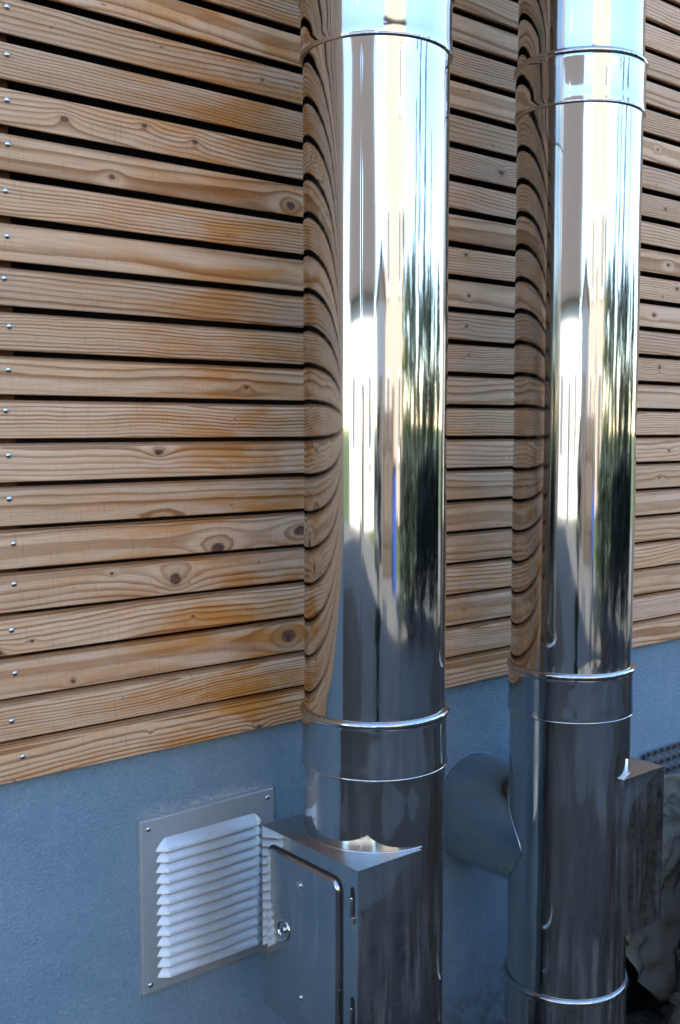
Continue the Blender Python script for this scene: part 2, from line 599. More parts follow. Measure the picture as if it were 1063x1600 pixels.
# screws of the batten at the left picture edge, from the bottom slat upwards: (picture offset, height)
SCR = list(zip((34, 18, 23, 18, 22, 21, 15, 14, 10, 14, 15, 8, 12, 10, 13, 12, 12, 12),
               (.968, 1.030, 1.107, 1.178, 1.252, 1.317, 1.389, 1.458, 1.529, 1.593, 1.661, 1.735, 1.801, 1.870, 1.942, 2.009, 2.078, 2.150)))
STYLE = {0: (0.03, 0.03, 150), 1: (0.05, 0.02, 205), 2: (0.012, 0.035, 75), 3: (0.05, 0.03, 120), 4: (0.03, 0.025, 95),
         5: (0.004, 0.03, 85), 6: (0.02, 0.03, 95), 7: (0.04, 0.02, 110), 8: (0.06, 0.02, 170), 9: (0.02, 0.03, 90),
         10: (0.06, 0.02, 190), 11: (0.05, 0.03, 130), 12: (0.012, 0.03, 70), 13: (0.05, 0.02, 180), 14: (0.015, 0.03, 80),
         15: (0.045, 0.02, 130), 16: (0.06, 0.02, 195), 17: (0.04, 0.02, 120), 18: (0.012, 0.03, 85)}
for k in range(NB_ROWS):
    o = link('slat', slat_meshes[k % 4], clad, loc=(-WX0, 0.0, k * PITCH))
    zc, yc, fq = STYLE.get(k, (rng.uniform(0.005, 0.06), rng.uniform(0.015, 0.035), rng.uniform(80, 200)))
    if rng.random() < 0.5:
        zc = -zc
    o['seed'] = rng.random()
    o['zc'], o['yc'], o['freq'] = zc, yc, float(fq)
    o['tilt'] = rng.uniform(-0.012, 0.012)
    ks = list(KN.get(k, []))
    while len(ks) < 3:
        ks.append((rng.choice([rng.uniform(-3.4, 0.5), rng.uniform(1.45, 1.95), rng.uniform(2.3, 5.0)]), rng.uniform(-0.02, 0.02), rng.choice([0.0012, 0.0016, 0.0022, 0.0035])))
    for i, (a, c, d) in enumerate(ks[:3]):
        o['kx%d' % (i + 1)], o['kz%d' % (i + 1)], o['ks%d' % (i + 1)] = float(a), float(c), float(d)
    for bx in (-2.0, -0.65, 0.687, 2.98, 4.4):
        s = bpy.data.objects.new('screw', SCREW)
        COL.objects.link(s)
        s.parent = o
        if bx == 0.687 and k < len(SCR):
            s.location = (0.676 + 0.00165 * k + (SCR[k][0] - 18) * 0.00115, -0.0006 + rng.uniform(0, 0.0008), SCR[k][1] - Z0 - k * PITCH)
        else:
            s.location = (bx + rng.uniform(-0.008, 0.008), -0.0006 + rng.uniform(0, 0.0008), 0.028 + rng.uniform(-0.004, 0.004))

top_z = Z0 + NB_ROWS * PITCH
for bx in (-2.0, -0.65, 0.687, 2.98, 4.4):
    mb = MB()
    mb.box(bx - 0.035, bx + 0.017, THK + 0.0006, THK + 0.04, Z0 + 0.012, top_z)
    mb.build('batten', 'batten', clad)
mb = MB(); mb.box(WX0, WX1, 0.062, 0.066, Z0 + 0.004, top_z); mb.build('membrane', 'black_membrane', clad)
mb = MB(); mb.box(WX0, WX1, 0.024, 0.0615, Z0 + 0.002, Z0 + 0.006); mb.build('insect_mesh', 'black_membrane', clad)

# rendered plinth
mb = MB()
nx = 2
mb.box(WX0 - 0.02, WX1 + 0.02, PLY, 0.30, -0.3, Z0 + 0.0015)
plinth = mb.build('plinth_wall', 'plaster')
tag(plinth, 'rough blue-grey rendered plinth wall below the timber slats', 'wall')

# the rest of the house behind the cladding (it shades this side)
house = thing('clad_house', (0.8, 0.3, 0), 'house body and overhanging roof behind and above the larch cladding', 'house')
mb = MB(); mb.box(WX0, WX1, 0.068, 7.5, Z0 + 0.003, top_z); mb.build('wall', 'black_membrane', house)
mb = MB(); mb.box(WX0, WX1, 0.302, 7.5, -0.3, Z0 + 0.001); mb.build('foundation', 'plaster', house)
mb = MB()
mb.ngon([(WX0 - .4, 0.02, top_z + 0.02), (WX1 + .4, 0.02, top_z + 0.02), (WX1 + .4, 3.8, top_z + 1.5), (WX0 - .4, 3.8, top_z + 1.5)])
mb.ngon([(WX0 - .4, 3.8, top_z + 1.5), (WX1 + .4, 3.8, top_z + 1.5), (WX1 + .4, 7.9, top_z + 0.02), (WX0 - .4, 7.9, top_z + 0.02)])
mb.ngon([(WX0 - .4, 0.02, top_z + 0.02), (WX0 - .4, 3.8, top_z + 1.5), (WX0 - .4, 7.9, top_z + 0.02)])
mb.ngon([(WX1 + .4, 0.02, top_z + 0.02), (WX1 + .4, 3.8, top_z + 1.5), (WX1 + .4, 7.9, top_z + 0.02)])
mb.ngon([(WX0 - .4, 0.02, top_z + 0.02), (WX1 + .4, 0.02, top_z + 0.02), (WX1 + .4, 7.9, top_z + 0.02), (WX0 - .4, 7.9, top_z + 0.02)])
mb.build('roof', 'brown_roof', house)

# ------------------------------------------------------------------ flues
RP, PY = 0.1235, -0.26
COLL = [(0.255, 0.355), (0.920, 1.018), (2.113, 2.213)]

def pipe_section(parent, X, z0, z1):
    mb = MB()
    prof = [(RP + 0.0008, z0), (RP, z0 + 0.012), (RP - 0.0004, z0 + 0.04)]
    n = 14
    for i in range(1, n):
        t = i / n
        prof.append((RP - 0.0004 + 0.00035 * math.sin(t * 17 + X * 9), z0 + 0.04 + (z1 - z0 - 0.08) * t))
    prof += [(RP - 0.0004, z1 - 0.04), (RP, z1 - 0.012), (RP + 0.0008, z1)]
    mb.lathe(prof, 128, ((X, PY, 0), (0, 0, 1)), cap=False)
    ps = mb.build('pipe_section', 'steel', parent, smooth=40)
    a0 = R_(218 if X < 1.5 else 236)              # longitudinal weld of the rolled sheet
    m = MB()
    rows = []
    for k, (da, dr) in enumerate(((-1.0, -0.00045), (-0.4, -0.00012), (0.4, -0.00012), (1.0, -0.00045))):
        a = a0 + R_(da)
        rows.append([(X + (RP + dr) * math.cos(a), PY + (RP + dr) * math.sin(a), z0 + 0.014 + (z1 - z0 - 0.028) * i / 12) for i in range(13)])
    m.quad_grid(rows)
    w = link('weld_seam', m.mesh('weld_seam', 'steel', smooth=60)); w.parent = ps
    return ps

def collar(parent, X, z0, z1):
    mb = MB()
    h = z1 - z0
    rc = RP + 0.0042
    prof = [(RP - 0.004, z0 + 0.0006), (rc - 0.0012, z0 + 0.0004), (rc, z0 + 0.002), (rc + 0.0002, z0 + 0.006), (rc - 0.0006, z0 + 0.018),
            (rc - 0.0011, z0 + h * 0.35), (rc - 0.0011, z0 + h * 0.65), (rc - 0.0006, z1 - 0.018), (rc, z1 - 0.009), (rc - 0.001, z1 - 0.005), (RP - 0.004, z1 - 0.004)]
    mb.lathe(prof, 128, ((X, PY, 0), (0, 0, 1)), cap=False)
    c = mb.build('collar', 'steel', parent, smooth=40)
    for zz, rr, rad in ((z1 - 0.0045, RP + 0.0012, 0.0066), (z0 + 0.0024, RP + 0.0026, 0.0024)):
        m2 = MB()
        m2.tube([(X + rr * math.cos(2 * math.pi * i / 128), PY + rr * math.sin(2 * math.pi * i / 128), zz) for i in range(128)], rad, 12, closed=True)
        bead = link('bead', m2.mesh('bead', 'steel', smooth=60))
        bead.parent = c
    return c

def inspection_box(parent, X, side, xd):
    """box on the side (-1 = towards the vent, +1 = away) of the flue at X; xd = plane of the door"""
    y0, y1, z0, z1 = -0.392, -0.130, 0.470, 0.800
    xa, xb = (xd, X - 0.010) if side < 0 else (X + 0.010, xd)
    mb = MB()
    mb.box(xa, xb, y0, y1, z0, z1)
    bx = mb.build('inspection_box', 'steel', parent, smooth=30, bevel=0.0018)
    def sub(name, m, mat, **kw):
        o = link(name, m.mesh(name, mat, **kw))
        o.parent = bx
        return o
    u = (0, -1, 0) if side < 0 else (0, 1, 0)
    m = MB()
    arc = [R_(88.5 - 177 * i / 60) for i in range(61)]
    m.tube([(X + side * (RP + 0.0004) * math.cos(a), PY + (RP + 0.0004) * math.sin(a), z1 + 0.0002) for a in arc], 0.0013, 8)
    sub('weld_bead', m, 'screw_steel', smooth=60)
    yc, zc = -0.261, 0.635
    nrm = Vector((side, 0, 0))
    def TT(y, z, off=0.0):
        return frame_T(Vector((xd, y, z)) + nrm * off, u, (0, 0, 1))
    W, Hh = 0.197, 0.272
    yo = -0.253
    m = MB(); m.rplate(TT(yo, zc), W + 0.009, Hh + 0.009, 0.020, 0.0007, 0.0002); sub('gap_shade', m, 'gap_shade')  # thin dark plate painting the shaded recess around the door
    m = MB(); m.rplate(TT(yo, zc, 0.0008), W, Hh, 0.018, 0.0085, 0.0062); d = sub('door', m, 'steel', smooth=60)
    # sub-parts stay on the third level: they hang on the box like the door does
    f = 0.0093
    for zz in (zc + 0.098, zc - 0.098):
        m = MB(); m.lathe([(0.0075, 0.0), (0.0072, 0.0006), (0.0066, 0.0009)], 24, (Vector((xd, yo, zz)) + nrm * (f - 0.0003), nrm))
        sub('rivet_seat', m, 'steel', smooth=50)
        m = MB(); m.dome(TT(yo, zz, f + 0.0005), 0.0046, 0.0030, 18, 5); sub('rivet', m, 'screw_steel', smooth=60)
    # lock: dished escutcheon with a square key spindle
    ly, lz = yo + 0.046, zc + 0.004
    m = MB()
    m.lathe([(0.0185, 0.0), (0.0180, 0.0016), (0.0160, 0.0026), (0.0140, 0.0016), (0.0105, -0.0045), (0.006, -0.0075)], 40, (Vector((xd, ly, lz)) + nrm * (f - 0.0004), nrm))
    sub('lock_escutcheon', m, 'steel', smooth=50)
    m = MB(); m.lathe([(0.0065, -0.006), (0.0065, 0.003), (0.0055, 0.0042)], 20, (Vector((xd, ly, lz)) + nrm * f, nrm))
    sub('lock_barrel', m, 'screw_steel', smooth=50)
    m = MB(); m.rplate(TT(ly, lz, f + 0.0044), 0.0022, 0.0075, 0.0008, 0.0005, 0.0001); sub('key_slot', m, 'gap_shade')
    # hinges on the edge nearest the yard
    hy = y0 + 0.0125
    for hz in (zc + 0.105, zc - 0.078):
        m = MB(); m.rplate(TT(hy, hz + 0.004, 0.0002), 0.009, 0.052, 0.0044, 0.0008, 0.0003); sub('hinge_slot', m, 'gap_shade')
        m = MB()
        m.lathe([(0.0030, -0.006), (0.0034, -0.005), (0.0034, 0.024), (0.0028, 0.026)], 14, (Vector((xd, hy, hz - 0.012)) + nrm * 0.0026, Vector((0, 0, 1))))
        sub('hinge_pin', m, 'steel', smooth=50)
        m = MB(); m.rplate(TT(hy, hz - 0.0235, 0.0004), 0.0115, 0.011, 0.0015, 0.0034, 0.0010); sub('hinge_leaf', m, 'steel', smooth=50)
    return bx

def flue(X, label, side, xd, tee):
    t = thing('flue_pipe', (X, PY, 0), label, 'flue pipe', 'stainless steel flues in front of the wall')
    zs = [0.0] + [v for c in COLL for v in c] + [5.6]
    for i in range(0, len(zs), 2):
        pipe_section(t, X, zs[i] - (0.006 if i else 0), zs[i + 1] + 0.006)
    for z0, z1 in COLL + [(3.31, 3.41), (4.50, 4.60)]:
        collar(t, X, z0, z1)
    mb = MB(); mb.lathe([(RP + 0.03, 0.004), (RP + 0.03, 0.012), (RP + 0.001, 0.014)], 64, ((X, PY, 0), (0, 0, 1))); mb.build('base_plate', 'steel', t, smooth=30)
    inspection_box(t, X, side, xd)
    # wall brackets high up, out of the picture
    for bz in (3.0, 4.9):
        mb = MB()
        mb.lathe([(RP + 0.0005, bz), (RP + 0.004, bz), (RP + 0.004, bz + 0.04), (RP + 0.0005, bz + 0.04)], 64, ((X, PY, 0), (0, 0, 1)), cap=False)
        mb.box(X - 0.02, X + 0.02, PY + RP + 0.002, -0.001, bz + 0.005, bz + 0.035)
        mb.build('wall_bracket', 'steel', t, smooth=30)
    if tee:
        rt, zt = 0.1215, 0.636
        mb = MB()
        mb.lathe([(rt, 0.0225), (rt, 0.06), (rt - 0.0003, 0.14), (rt, PLY - PY + 0.02)], 96, ((X, PY, zt), (0, 1, 0)), cap=False)
        br = mb.build('tee_branch', 'steel', t, smooth=40)
        pts = []
        for i in range(120):
            a = 2 * math.pi * i / 120
            dx, dz = rt * math.cos(a), rt * math.sin(a)
            pts.append((X + dx * 1.001, PY + math.sqrt(RP * RP - dx * dx) , zt + dz * 1.001))
        m = MB(); m.tube(pts, 0.0011, 8, closed=True)
        w = link('weld_seam', m.mesh('weld_seam', 'screw_steel', smooth=60)); w.parent = br
        m = MB(); m.lathe([(rt + 0.0005, 0), (rt + 0.007, 0.001), (rt + 0.0025, 0.006), (rt + 0.0005, 0.0075)], 96, ((X, PLY - 0.0065, zt), (0, 1, 0)), cap=False)
        w = link('mortar_ring', m.mesh('mortar_ring', 'plaster', smooth=50)); w.parent = br
    return t

X1, X2 = 1.2285, 1.770
flue(X1, 'nearer polished steel flue with a locked inspection door beside the vent grille', -1, 1.0775, False)
flue(X2, 'farther polished steel flue with a horizontal branch into the plinth wall', 1, 1.918, True)

# ------------------------------------------------------------------ vent grille
vx0, vx1, vz0, vz1 = 0.914, 1.208, 0.480, 0.803
vent = thing('vent_grille', ((vx0 + vx1) / 2, PLY, vz0), 'square pale metal ventilation grille with louvres screwed to the plinth', 'vent')
Tv = frame_T(((vx0 + vx1) / 2, PLY, (vz0 + vz1) / 2), (1, 0, 0), (0, 0, 1))
mb = MB(); mb.rplate(Tv, vx1 - vx0, vz1 - vz0, 0.004, 0.0085, 0.0035); mb.build('frame_plate', 'vent_aluminium_dim', vent, smooth=50)
for bx0, bx1, bz0, bz1 in ((vx0 - 0.0022, vx1 + 0.0022, vz1 + 0.0003, vz1 + 0.0025), (vx0 - 0.0022, vx1 + 0.0022, vz0 - 0.0025, vz0 - 0.0003),
                           (vx0 - 0.0025, vx0 - 0.0003, vz0, vz1), (vx1 + 0.0003, vx1 + 0.0025, vz0, vz1)):
    mb = MB(); mb.box(bx0, bx1, PLY - 0.0042, PLY + 0.001, bz0, bz1); mb.build('edge_fold', 'vent_aluminium_dim', vent)
LW, LP, LH, LD, NL = 0.234, 0.0196, 0.0212, 0.0135, 13
mb = MB()
rows = []
nv = 8
for i in range(nv + 1):
    v = i / nv
    d = LD * (0.8 * v + 0.2 * math.sin(v * math.pi / 2)) if v > 0 else 0.0
    c = LW / 2 - 0.018 * (1 - v) ** 1.4
    body = LW / 2 - 0.0205 + 0.001 * v
    row = []
    for q in range(6):
        t = q / 5
        row.append((-c + (c - body) * t, -d * (0.75 * t + 0.25 * math.sin(t * math.pi / 2)), -LH * v))
    row += [(0.0, -d, -LH * v)]
    row += [(-p[0], p[1], p[2]) for p in reversed(row[:6])]
    rows.append(row)
lip = rows[-1]
rows.append([(p[0] * 0.999, p[1] - 0.0002, p[2] - 0.0009) for p in lip])
rows.append([(p[0] * 0.997, p[1] * 0.92 , p[2] - 0.0009) for p in lip])
rows.append([(p[0] * 0.99, min(p[1] * 0.1, 0.0), p[2] + 0.0022) for p in lip])
mb.quad_grid(rows)
LOUV = mb.mesh('louvre', 'vent_aluminium_skylit', smooth=24, recalc=False)
for p in LOUV.polygons:
    p.flip()
py_f = PLY - 0.0085 + 0.0002
ztop = vz1 - 0.0405
for k in range(NL):
    link('louvre', LOUV, vent, loc=((vx0 + vx1) / 2 - vent.location.x, py_f - vent.location.y, ztop - k * LP - vent.location.z))
for sx in (vx0 + 0.016, vx1 - 0.016):
    for sz in (vz0 + 0.017, vz1 - 0.017):
        link('screw', SCREW, vent, loc=(sx - vent.location.x, py_f - vent.location.y - 0.0003, sz - vent.location.z))

# ------------------------------------------------------------------ backfill corner beyond the farther flue
def soil_h(x, y):
    n = mnoise.fractal(Vector((x * 5, y * 5, 0.3)), 1.0, 2.0, 5)
    n2 = mnoise.noise(Vector((x * 2.2, y * 2.2, 4.0)))
    t = (x + 0.05 * n2 + 0.04 * n - max(2.07, 2.44 + 1.3 * y)) / 0.30
    t = max(0.0, min(1.0, t))
    t = t * t * (3 - 2 * t)
    fr = max(0.0, min(1.0, (y + 1.5) / 0.7))
    fr = fr * fr * (3 - 2 * fr)
    back = max(0.0, min(1.0, (0.0 - y) / 0.16))
    return 0.012 + 0.62 * t * fr * (0.55 + 0.45 * back) + 0.025 * n + 0.018 * mnoise.noise(Vector((x * 28, y * 28, 1)))

mb = MB()
mb.quad_grid([[(1.75 + 2.4 * i / 170, -1.7 + 1.715 * j / 120, soil_h(1.75 + 2.4 * i / 170, -1.7 + 1.715 * j / 120) if 0 < i else -0.02) for i in range(171)] for j in range(121)])
tag(mb.build('soil_bank', 'soil', recalc=False, smooth=180), kind='structure')

# clods and stones lying on the bank
def stone_mesh(seed):
    bm = bmesh.new()
    bmesh.ops.create_icosphere(bm, subdivisions=2, radius=1.0)
    for v in bm.verts:
        n = mnoise.noise(v.co * 1.3 + Vector((seed * 7.1, 0, 0)))
        v.co *= 1.0 + 0.35 * n
        v.co.z *= 0.65
    me = bpy.data.meshes.new('stone')
    bm.to_mesh(me); bm.free()
    me.materials.append(M['rubble_stone'])
    return me
STONES = [stone_mesh(i) for i in range(4)]
rs = random.Random(8)
for i in range(40):
    x, y = (rs.uniform(2.05, 2.5), rs.uniform(-0.6, -0.12)) if i < 22 else (rs.uniform(1.98, 2.26), rs.uniform(-0.32, -0.06))
    r = rs.uniform(0.010, 0.034)
    o = link('stone', STONES[i % 4])
    o.scale = (r, r * rs.uniform(0.7, 1.1), r)
    o.rotation_euler = (rs.uniform(-.4, .4), rs.uniform(-.4, .4), rs.uniform(0, 6))
    o.location = (x, y, soil_h(x, y) + r * 0.25)
    tag(o, 'small grey-brown stone lying on the soil bank right of the farther flue', 'stone', 'stones on the soil bank')

# dimpled drainage membrane against the plinth
dm = MB()
x0, x1, z0, z1, nx, nz = 2.425, 3.025, 0.36, 0.635, 120, 55
yy = PLY - 0.020
def dimple(x, z):
    cx, cz = (x - x0) / 0.03, (z1 - z) / 0.03
    fx, fz = cx - math.floor(cx) - 0.5, cz - math.floor(cz) - 0.5
    d = math.hypot(fx, fz)
    return max(0.0, 1 - (d / 0.36) ** 4) if d < 0.36 else 0.0
dm.quad_grid([[(x0 + (x1 - x0) * i / nx, yy + 0.017 * dimple(x0 + (x1 - x0) * i / nx, z1 - (z1 - z0) * j / nz) - 0.014 * (1 - j / nz) * 0, z1 - (z1 - z0) * j / nz) for i in range(nx + 1)] for j in range(nz + 1)])
tag(dm.build('dimple_membrane', 'grey_dimple_plastic', recalc=False, smooth=40), 'grey dimpled drainage membrane strip against the plinth at the right edge', 'membrane')

# fleece sheet hanging over the membrane on to the soil
fm = MB()
rows = []
for j in range(61):
    v = j / 60
    row = []
    for i in range(101):
        u = i / 100
        left = 2.255 + 0.05 * math.sin(v * 7) + 0.035 * mnoise.noise(Vector((v * 6, 2, 0))) + 0.05 * max(0, 0.35 - v)
        x = left + (3.3 - left) * u
        top = 0.565 + 0.02 * mnoise.noise(Vector((x * 6, 0, 7)))
        z = top - (top - 0.06) * v
        y = -0.022 - 0.17 * v ** 1.6 + 0.045 * mnoise.noise(Vector((x * 7 + v * 3, v * 5, 1.5))) * (0.3 + v) + 0.040 * abs(mnoise.noise(Vector((x * 15 + v * 7, v * 12, 4.5)))) * (0.4 + v) + 0.012 * abs(mnoise.noise(Vector((x * 44, v * 30, 8.5)))) + 0.008 * math.sin(x * 38 + v * 9) * v
        row.append((x, min(y, -0.012), z))
    rows.append(row)
fm.quad_grid(rows)
fl = fm.build('fleece_sheet', 'beige_fleece', recalc=False, smooth=180)
sm = fl.modifiers.new('thickness', 'SOLIDIFY'); sm.thickness = 0.003
tag(fl, 'crumpled beige fleece sheet hanging behind the soil bank at lower right', 'sheet')

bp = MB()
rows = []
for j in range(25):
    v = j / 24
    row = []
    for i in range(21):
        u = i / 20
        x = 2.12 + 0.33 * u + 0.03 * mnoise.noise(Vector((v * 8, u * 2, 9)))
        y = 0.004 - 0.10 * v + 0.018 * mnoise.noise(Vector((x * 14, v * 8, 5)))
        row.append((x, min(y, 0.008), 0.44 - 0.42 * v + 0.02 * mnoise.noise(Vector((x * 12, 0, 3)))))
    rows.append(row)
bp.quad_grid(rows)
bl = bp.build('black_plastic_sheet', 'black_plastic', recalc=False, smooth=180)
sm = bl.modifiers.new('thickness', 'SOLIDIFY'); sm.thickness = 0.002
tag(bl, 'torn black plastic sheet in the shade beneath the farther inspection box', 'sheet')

# ------------------------------------------------------------------ surroundings, mirrored in the flues
def pol(az, r, z=0.0):
    return Vector((X1 + r * math.cos(R_(az)), PY + r * math.sin(R_(az)), z))

def neighbour(loc, face_az, w, dpt, eave, ridge, wall_mat, label, gable_front, wins, door):
    t = thing('neighbour_house', loc, label, 'house')
    t.rotation_euler = (0, 0, R_(face_az + 90))     # local -y faces face_az
    def add(name, m, mat, parent=None, **kw):
        o = link(name, m.mesh(name, mat, **kw)); o.parent = parent or t
        return o
    m = MB()
    h = w / 2
    if gable_front:
        prof = [(-h, -0.2), (h, -0.2), (h, eave), (0, ridge), (-h, eave)]
        a = [(x, 0, z) for x, z in prof]; c = [(x, dpt, z) for x, z in prof]
        m.quad_grid([a, c], True); m.ngon(a); m.ngon(c)
    else:
        prof = [(0, -0.2), (dpt, -0.2), (dpt, eave), (dpt / 2, ridge), (0, eave)]
        a = [(-h, y, z) for y, z in prof]; c = [(h, y, z) for y, z in prof]
        m.quad_grid([a, c], True); m.ngon(a); m.ngon(c)
    add('wall', m, wall_mat)
    m = MB(); k = 0.12; ov = 0.45
    sl = (ridge - eave) / (h if gable_front else dpt / 2)
    for s in (-1, 1):
        if gable_front:
            pts = [(s * (h + ov), eave - sl * ov), (0, ridge)]
            lo = [(pts[0][0], -ov, pts[0][1] + 0.03), (pts[1][0], -ov, pts[1][1] + 0.03), (pts[1][0], dpt + ov, pts[1][1] + 0.03), (pts[0][0], dpt + ov, pts[0][1] + 0.03)]
        else:
            ya, yb = (-ov if s < 0 else dpt + ov), dpt / 2
            lo = [(-h - ov, ya, eave - sl * ov + 0.03), (-h - ov, yb, ridge + 0.03), (h + ov, yb, ridge + 0.03), (h + ov, ya, eave - sl * ov + 0.03)]
        hi = [(x, y, z + k) for x, y, z in lo]
        m.quad_grid([lo, hi], True); m.ngon(lo); m.ngon(hi)
    rf = add('roof', m, 'brown_roof')
    m = MB(); m.box(h * 0.35, h * 0.35 + 0.5, dpt * 0.45, dpt * 0.45 + 0.5, eave, ridge + 0.7); add('chimney', m, wall_mat, rf)
    for (wx, wz, ww, wh) in wins:
        m = MB(); m.rplate(frame_T((wx, 0, wz), (1, 0, 0), (0, 0, 1)), ww + 0.16, wh + 0.16, 0.01, 0.04, 0.01)
        wo = add('window', m, 'white_paint')
        for sx in (-1, 1):
            m = MB(); m.rplate(frame_T((wx + sx * ww / 4, -0.041, wz), (1, 0, 0), (0, 0, 1)), ww / 2 - 0.06, wh - 0.04, 0.005, 0.008, 0.002)
            add('pane', m, 'window_glass', wo)
        m = MB(); m.box(wx - ww / 2 - 0.12, wx + ww / 2 + 0.12, -0.12, 0.0, wz - wh / 2 - 0.14, wz - wh / 2 - 0.085); add('sill', m, 'white_paint', wo)
    m = MB(); m.rplate(frame_T((door, 0, 1.05), (1, 0, 0), (0, 0, 1)), 1.0, 2.1, 0.01, 0.05, 0.01)
    d = add('door', m, 'dark_timber')
    m = MB(); m.tube([(door + 0.38, -0.05, 1.0), (door + 0.38, -0.10, 1.0), (door + 0.28, -0.10, 1.0)], 0.012, 8); add('handle', m, 'screw_steel', d)
    return t

pa = pol(207, 15.5)
neighbour(pa, 33, 11.0, 8.0, 4.2, 9.0, 'white_render', 'pale rendered house with brown roof, mirrored bright on the flues', False,
          [(3.4, 1.7, 1.0, 1.2), (-3.6, 1.7, 1.0, 1.2)], -0.6)
pb = pol(257, 17.0)
neighbour(pb, 78, 9.4, 8.0, 10.2, 10.7, 'peach_render', 'tall peach rendered block with low roof, mirrored on the flues', False,
          [(-2.6, 1.7, 1.0, 1.3), (2.6, 1.7, 1.0, 1.3), (-2.6, 4.6, 1.0, 1.2), (2.6, 4.6, 1.0, 1.2), (-2.6, 7.6, 1.0, 1.2)], 0.3)

# slate-grey garden shed between the two neighbours
sh = thing('garden_shed', pol(237, 11.0), 'slate grey wooden garden shed between the white and peach houses', 'shed')
sh.rotation_euler = (0, 0, R_(239 - 180 + 90))
def shp(name, m, mat, parent=None, **kw):
    o = link(name, m.mesh(name, mat, **kw)); o.parent = parent or sh
    return o
m = MB(); m.box(-1.3, 1.3, 0.0, 2.6, 0.0, 3.0); shp('wall', m, 'slate_paint')
for k in range(13):
    m = MB(); m.box(-1.3 + k * 0.2 + 0.01, -1.3 + k * 0.2 + 0.19, -0.022, -0.001, 0.02, 3.0); shp('plank', m, 'slate_paint')
m = MB()
for s_ in (-1, 1):
    lo = [(s_ * 1.55, -0.25, 2.95), (0, -0.25, 3.65), (0, 2.85, 3.65), (s_ * 1.55, 2.85, 2.95)]
    hi = [(a, b, c + 0.07) for a, b, c in lo]
    m.quad_grid([lo, hi], True); m.ngon(lo); m.ngon(hi)
m.ngon([(-1.3, 0.01, 3.0), (1.3, 0.01, 3.0), (0, 0.01, 3.6)]); m.ngon([(-1.3, 2.59, 3.0), (1.3, 2.59, 3.0), (0, 2.59, 3.6)])
shp('roof', m, 'brown_roof')
m = MB(); m.box(-0.45, 0.45, -0.05, -0.023, 0.03, 2.05); d_ = shp('door', m, 'dark_timber')
m = MB(); m.dome(frame_T((0.36, -0.05, 1.05), (1, 0, 0), (0, 0, 1)), 0.03, 0.03); shp('door_knob', m, 'screw_steel', d_)

LEAF = {}
def tree(loc, h, cr, nleaf, mat, label, shape='round', seed=1, cat='tree', trunk_h=0.3):
    rr = random.Random(seed)
    t = thing('garden_tree' if cat == 'tree' else 'person_standin_shrub', loc, label, cat)
    m = MB()
    n = 9
    pts = [(0.12 * h * 0.1 * math.sin(i * 0.9 + seed), 0.08 * h * 0.1 * math.cos(i * 1.1 + seed) - 0.08 * h * 0.1, h * 0.85 * i / n - 0.1) for i in range(n + 1)]
    m.tube(pts, [max(0.012, 0.028 * h * (1 - i / n) ** 0.8 + 0.01) for i in range(n + 1)], 9)
    for k in range(9):
        a = rr.uniform(0, 6.28); b = rr.randint(3, n - 1); p = Vector(pts[b])
        L = cr * rr.uniform(0.5, 0.9)
        m.tube([p, p + Vector((math.cos(a) * L * 0.5, math.sin(a) * L * 0.5, L * 0.25)), p + Vector((math.cos(a) * L, math.sin(a) * L, L * 0.6))], [0.012 * h * (1 - b / n) + 0.02, 0.014, 0.006], 6)
    tr = link('trunk', m.mesh('trunk', 'bark', smooth=60)); tr.parent = t
    clumps = []
    z0 = h * trunk_h
    for k in range(34 if cat == 'tree' else 16):
        u = rr.random()
        zz = z0 + (h - z0) * u
        if shape == 'cone':
            rad = cr * (1 - u) ** 0.8 + 0.05
        else:
            rad = cr * math.sqrt(max(0.05, 1 - (2 * u - 1) ** 2))
        a = rr.uniform(0, 6.28); q = rad * math.sqrt(rr.uniform(0.15, 1))
        clumps.append((Vector((q * math.cos(a), q * math.sin(a), zz)), cr * rr.uniform(0.16, 0.34)))
    c = MB()
    for k in range(nleaf):
        o, s = clumps[rr.randrange(len(clumps))]
        d = Vector((rr.gauss(0, 1), rr.gauss(0, 1), rr.gauss(0, 0.8)))
        p = o + d * s * 0.55
        nrm = Vector((rr.gauss(0, 1), rr.gauss(0, 1), rr.gauss(0.6, 0.8))).normalized()
        a = nrm.orthogonal().normalized(); b = nrm.cross(a)
        ang = rr.uniform(0, 6.28)
        a, b = a * math.cos(ang) + b * math.sin(ang), b * math.cos(ang) - a * math.sin(ang)
        l = rr.uniform(0.07, 0.15) * (1 if cat == 'tree' else 0.55) * max(0.7, h / 5)
        c.ngon([p - a * l, p - b * l * 0.5, p + a * l, p + b * l * 0.5])
    cr_o = link('crown', c.mesh('crown', mat, recalc=False)); cr_o.parent = t
    return t

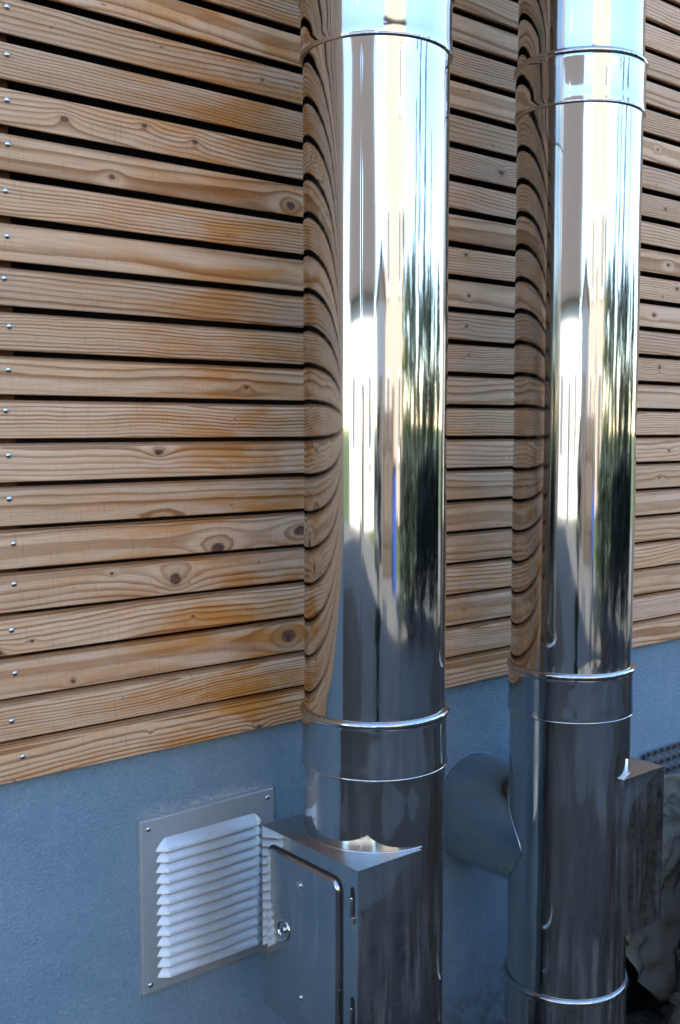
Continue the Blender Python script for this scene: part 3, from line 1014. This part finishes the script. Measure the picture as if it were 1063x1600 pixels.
TREES = [(280, 13, 3.5, 1.6, 'leaf_mid', 'bushy green tree next to the peach house, seen in the flues'),
         (290, 14, 3.7, 2.1, 'leaf_dark', 'dark green tree second from the peach house, seen in the flues'),
         (300, 13, 6.6, 0.5, 'leaf_dark', 'tall narrow dark conifer, seen as a thin streak in the flues'),
         (293, 12, 5.6, 0.32, 'leaf_dark', 'slim dark poplar left of the tall narrow conifer, seen in the flues'),
         (311, 12, 6.0, 0.42, 'leaf_mid', 'slim tall poplar right of the narrow conifer, seen in the flues'),
         (324, 12, 5.2, 0.36, 'leaf_mid', 'shorter slim poplar farthest right, seen as a streak in the flues'),
         (307, 15, 3.9, 2.3, 'leaf_dark', 'broad dark tree right of the narrow conifer, seen in the flues'),
         (319, 13, 3.5, 2.1, 'leaf_dark', 'rounded dark tree two before the last tree, seen in the flues'),
         (331, 14, 3.5, 2.0, 'leaf_mid', 'rounded mid green tree before the last tree, seen in the flues'),
         (345, 15, 3.8, 1.8, 'leaf_mid', 'lowest rounded tree along the far garden edge, seen in the flues')]
for i, (az, r, h, crr, mt, lb) in enumerate(TREES):
    tree(pol(az, r), h, crr, 9000, mt, lb, 'cone' if crr < 1 else 'round', seed=i + 3, trunk_h=0.08 if mt == 'leaf_dark' else 0.2)
tree(pol(272.5, 12), 4.2, 0.45, 2200, 'leaf_lime', 'slender lime green young tree in front of the peach house', 'round', seed=21)
tree(pol(233.5, 4.6), 1.55, 0.36, 6000, 'leaf_dark', 'added dark shrub standing in for the mirrored person at the camera', 'round', seed=31, cat='shrub', trunk_h=0.02)  # added shrub; its dark band replaces the camera holder's reflection

# low clipped hedge along the garden edge
hm = MB()
rr = random.Random(77)
for k in range(16000):
    a = 268 + 82 * rr.random()
    p = pol(a, 6.1 + 0.3 * math.sin(a * 0.3) + rr.uniform(-0.35, 0.35), 0.05 + (1.25 + 0.25 * mnoise.noise(Vector((a * 0.4, 0, 0)))) * math.sqrt(rr.random()))
    nrm = Vector((rr.gauss(0, 1), rr.gauss(0, 1), rr.gauss(0.5, 0.8))).normalized()
    a_ = nrm.orthogonal().normalized(); b_ = nrm.cross(a_)
    l = rr.uniform(0.05, 0.11)
    hm.ngon([p - a_ * l, p - b_ * l * .6, p + a_ * l, p + b_ * l * .6])
tag(hm.build('hedge', 'leaf_dark', recalc=False), 'low dark green hedge along the yard, mirrored on the flues', 'hedge')

# dark board fence in front of the peach house
fe = thing('board_fence', pol(249, 9.3), 'dark brown upright board fence in front of the peach house, seen in the flues', 'fence')
fe.rotation_euler = (0, 0, R_(249 + 90))
m = MB(); m.box(-0.066, 0.066, -0.012, 0.012, 0.04, 1.62)
FB = m.mesh('board', 'dark_timber')
for k in range(18):
    o = link('board', FB); o.parent = fe; o.location = (-1.28 + k * 0.15, 0, 0.02 * math.sin(k * 2.1))
for zz in (0.4, 1.25):
    m = MB(); m.box(-1.4, 1.4, 0.013, 0.055, zz, zz + 0.08); o = link('rail', m.mesh('rail', 'dark_timber')); o.parent = fe
for xx in (-1.3, 0.0, 1.3):
    m = MB(); m.box(xx - 0.05, xx + 0.05, 0.056, 0.15, -0.2, 1.7); o = link('post', m.mesh('post', 'dark_timber')); o.parent = fe

# blue rain barrel standing in the yard
bb = thing('rain_barrel', pol(259, 8.2), 'blue plastic rain barrel standing in the yard, a streak in the flues', 'barrel')
m = MB(); m.lathe([(0.30, 0.0), (0.33, 0.06), (0.36, 0.45), (0.365, 0.62), (0.36, 0.80), (0.33, 1.10), (0.34, 1.12), (0.34, 1.16), (0.31, 1.16)], 40); o = link('drum', m.mesh('drum', 'blue_plastic', smooth=40)); o.parent = bb
m = MB(); m.lathe([(0.352, 1.13), (0.352, 1.18), (0.30, 1.20), (0.05, 1.21)], 40); o = link('lid', m.mesh('lid', 'black_plastic', smooth=40)); o.parent = bb
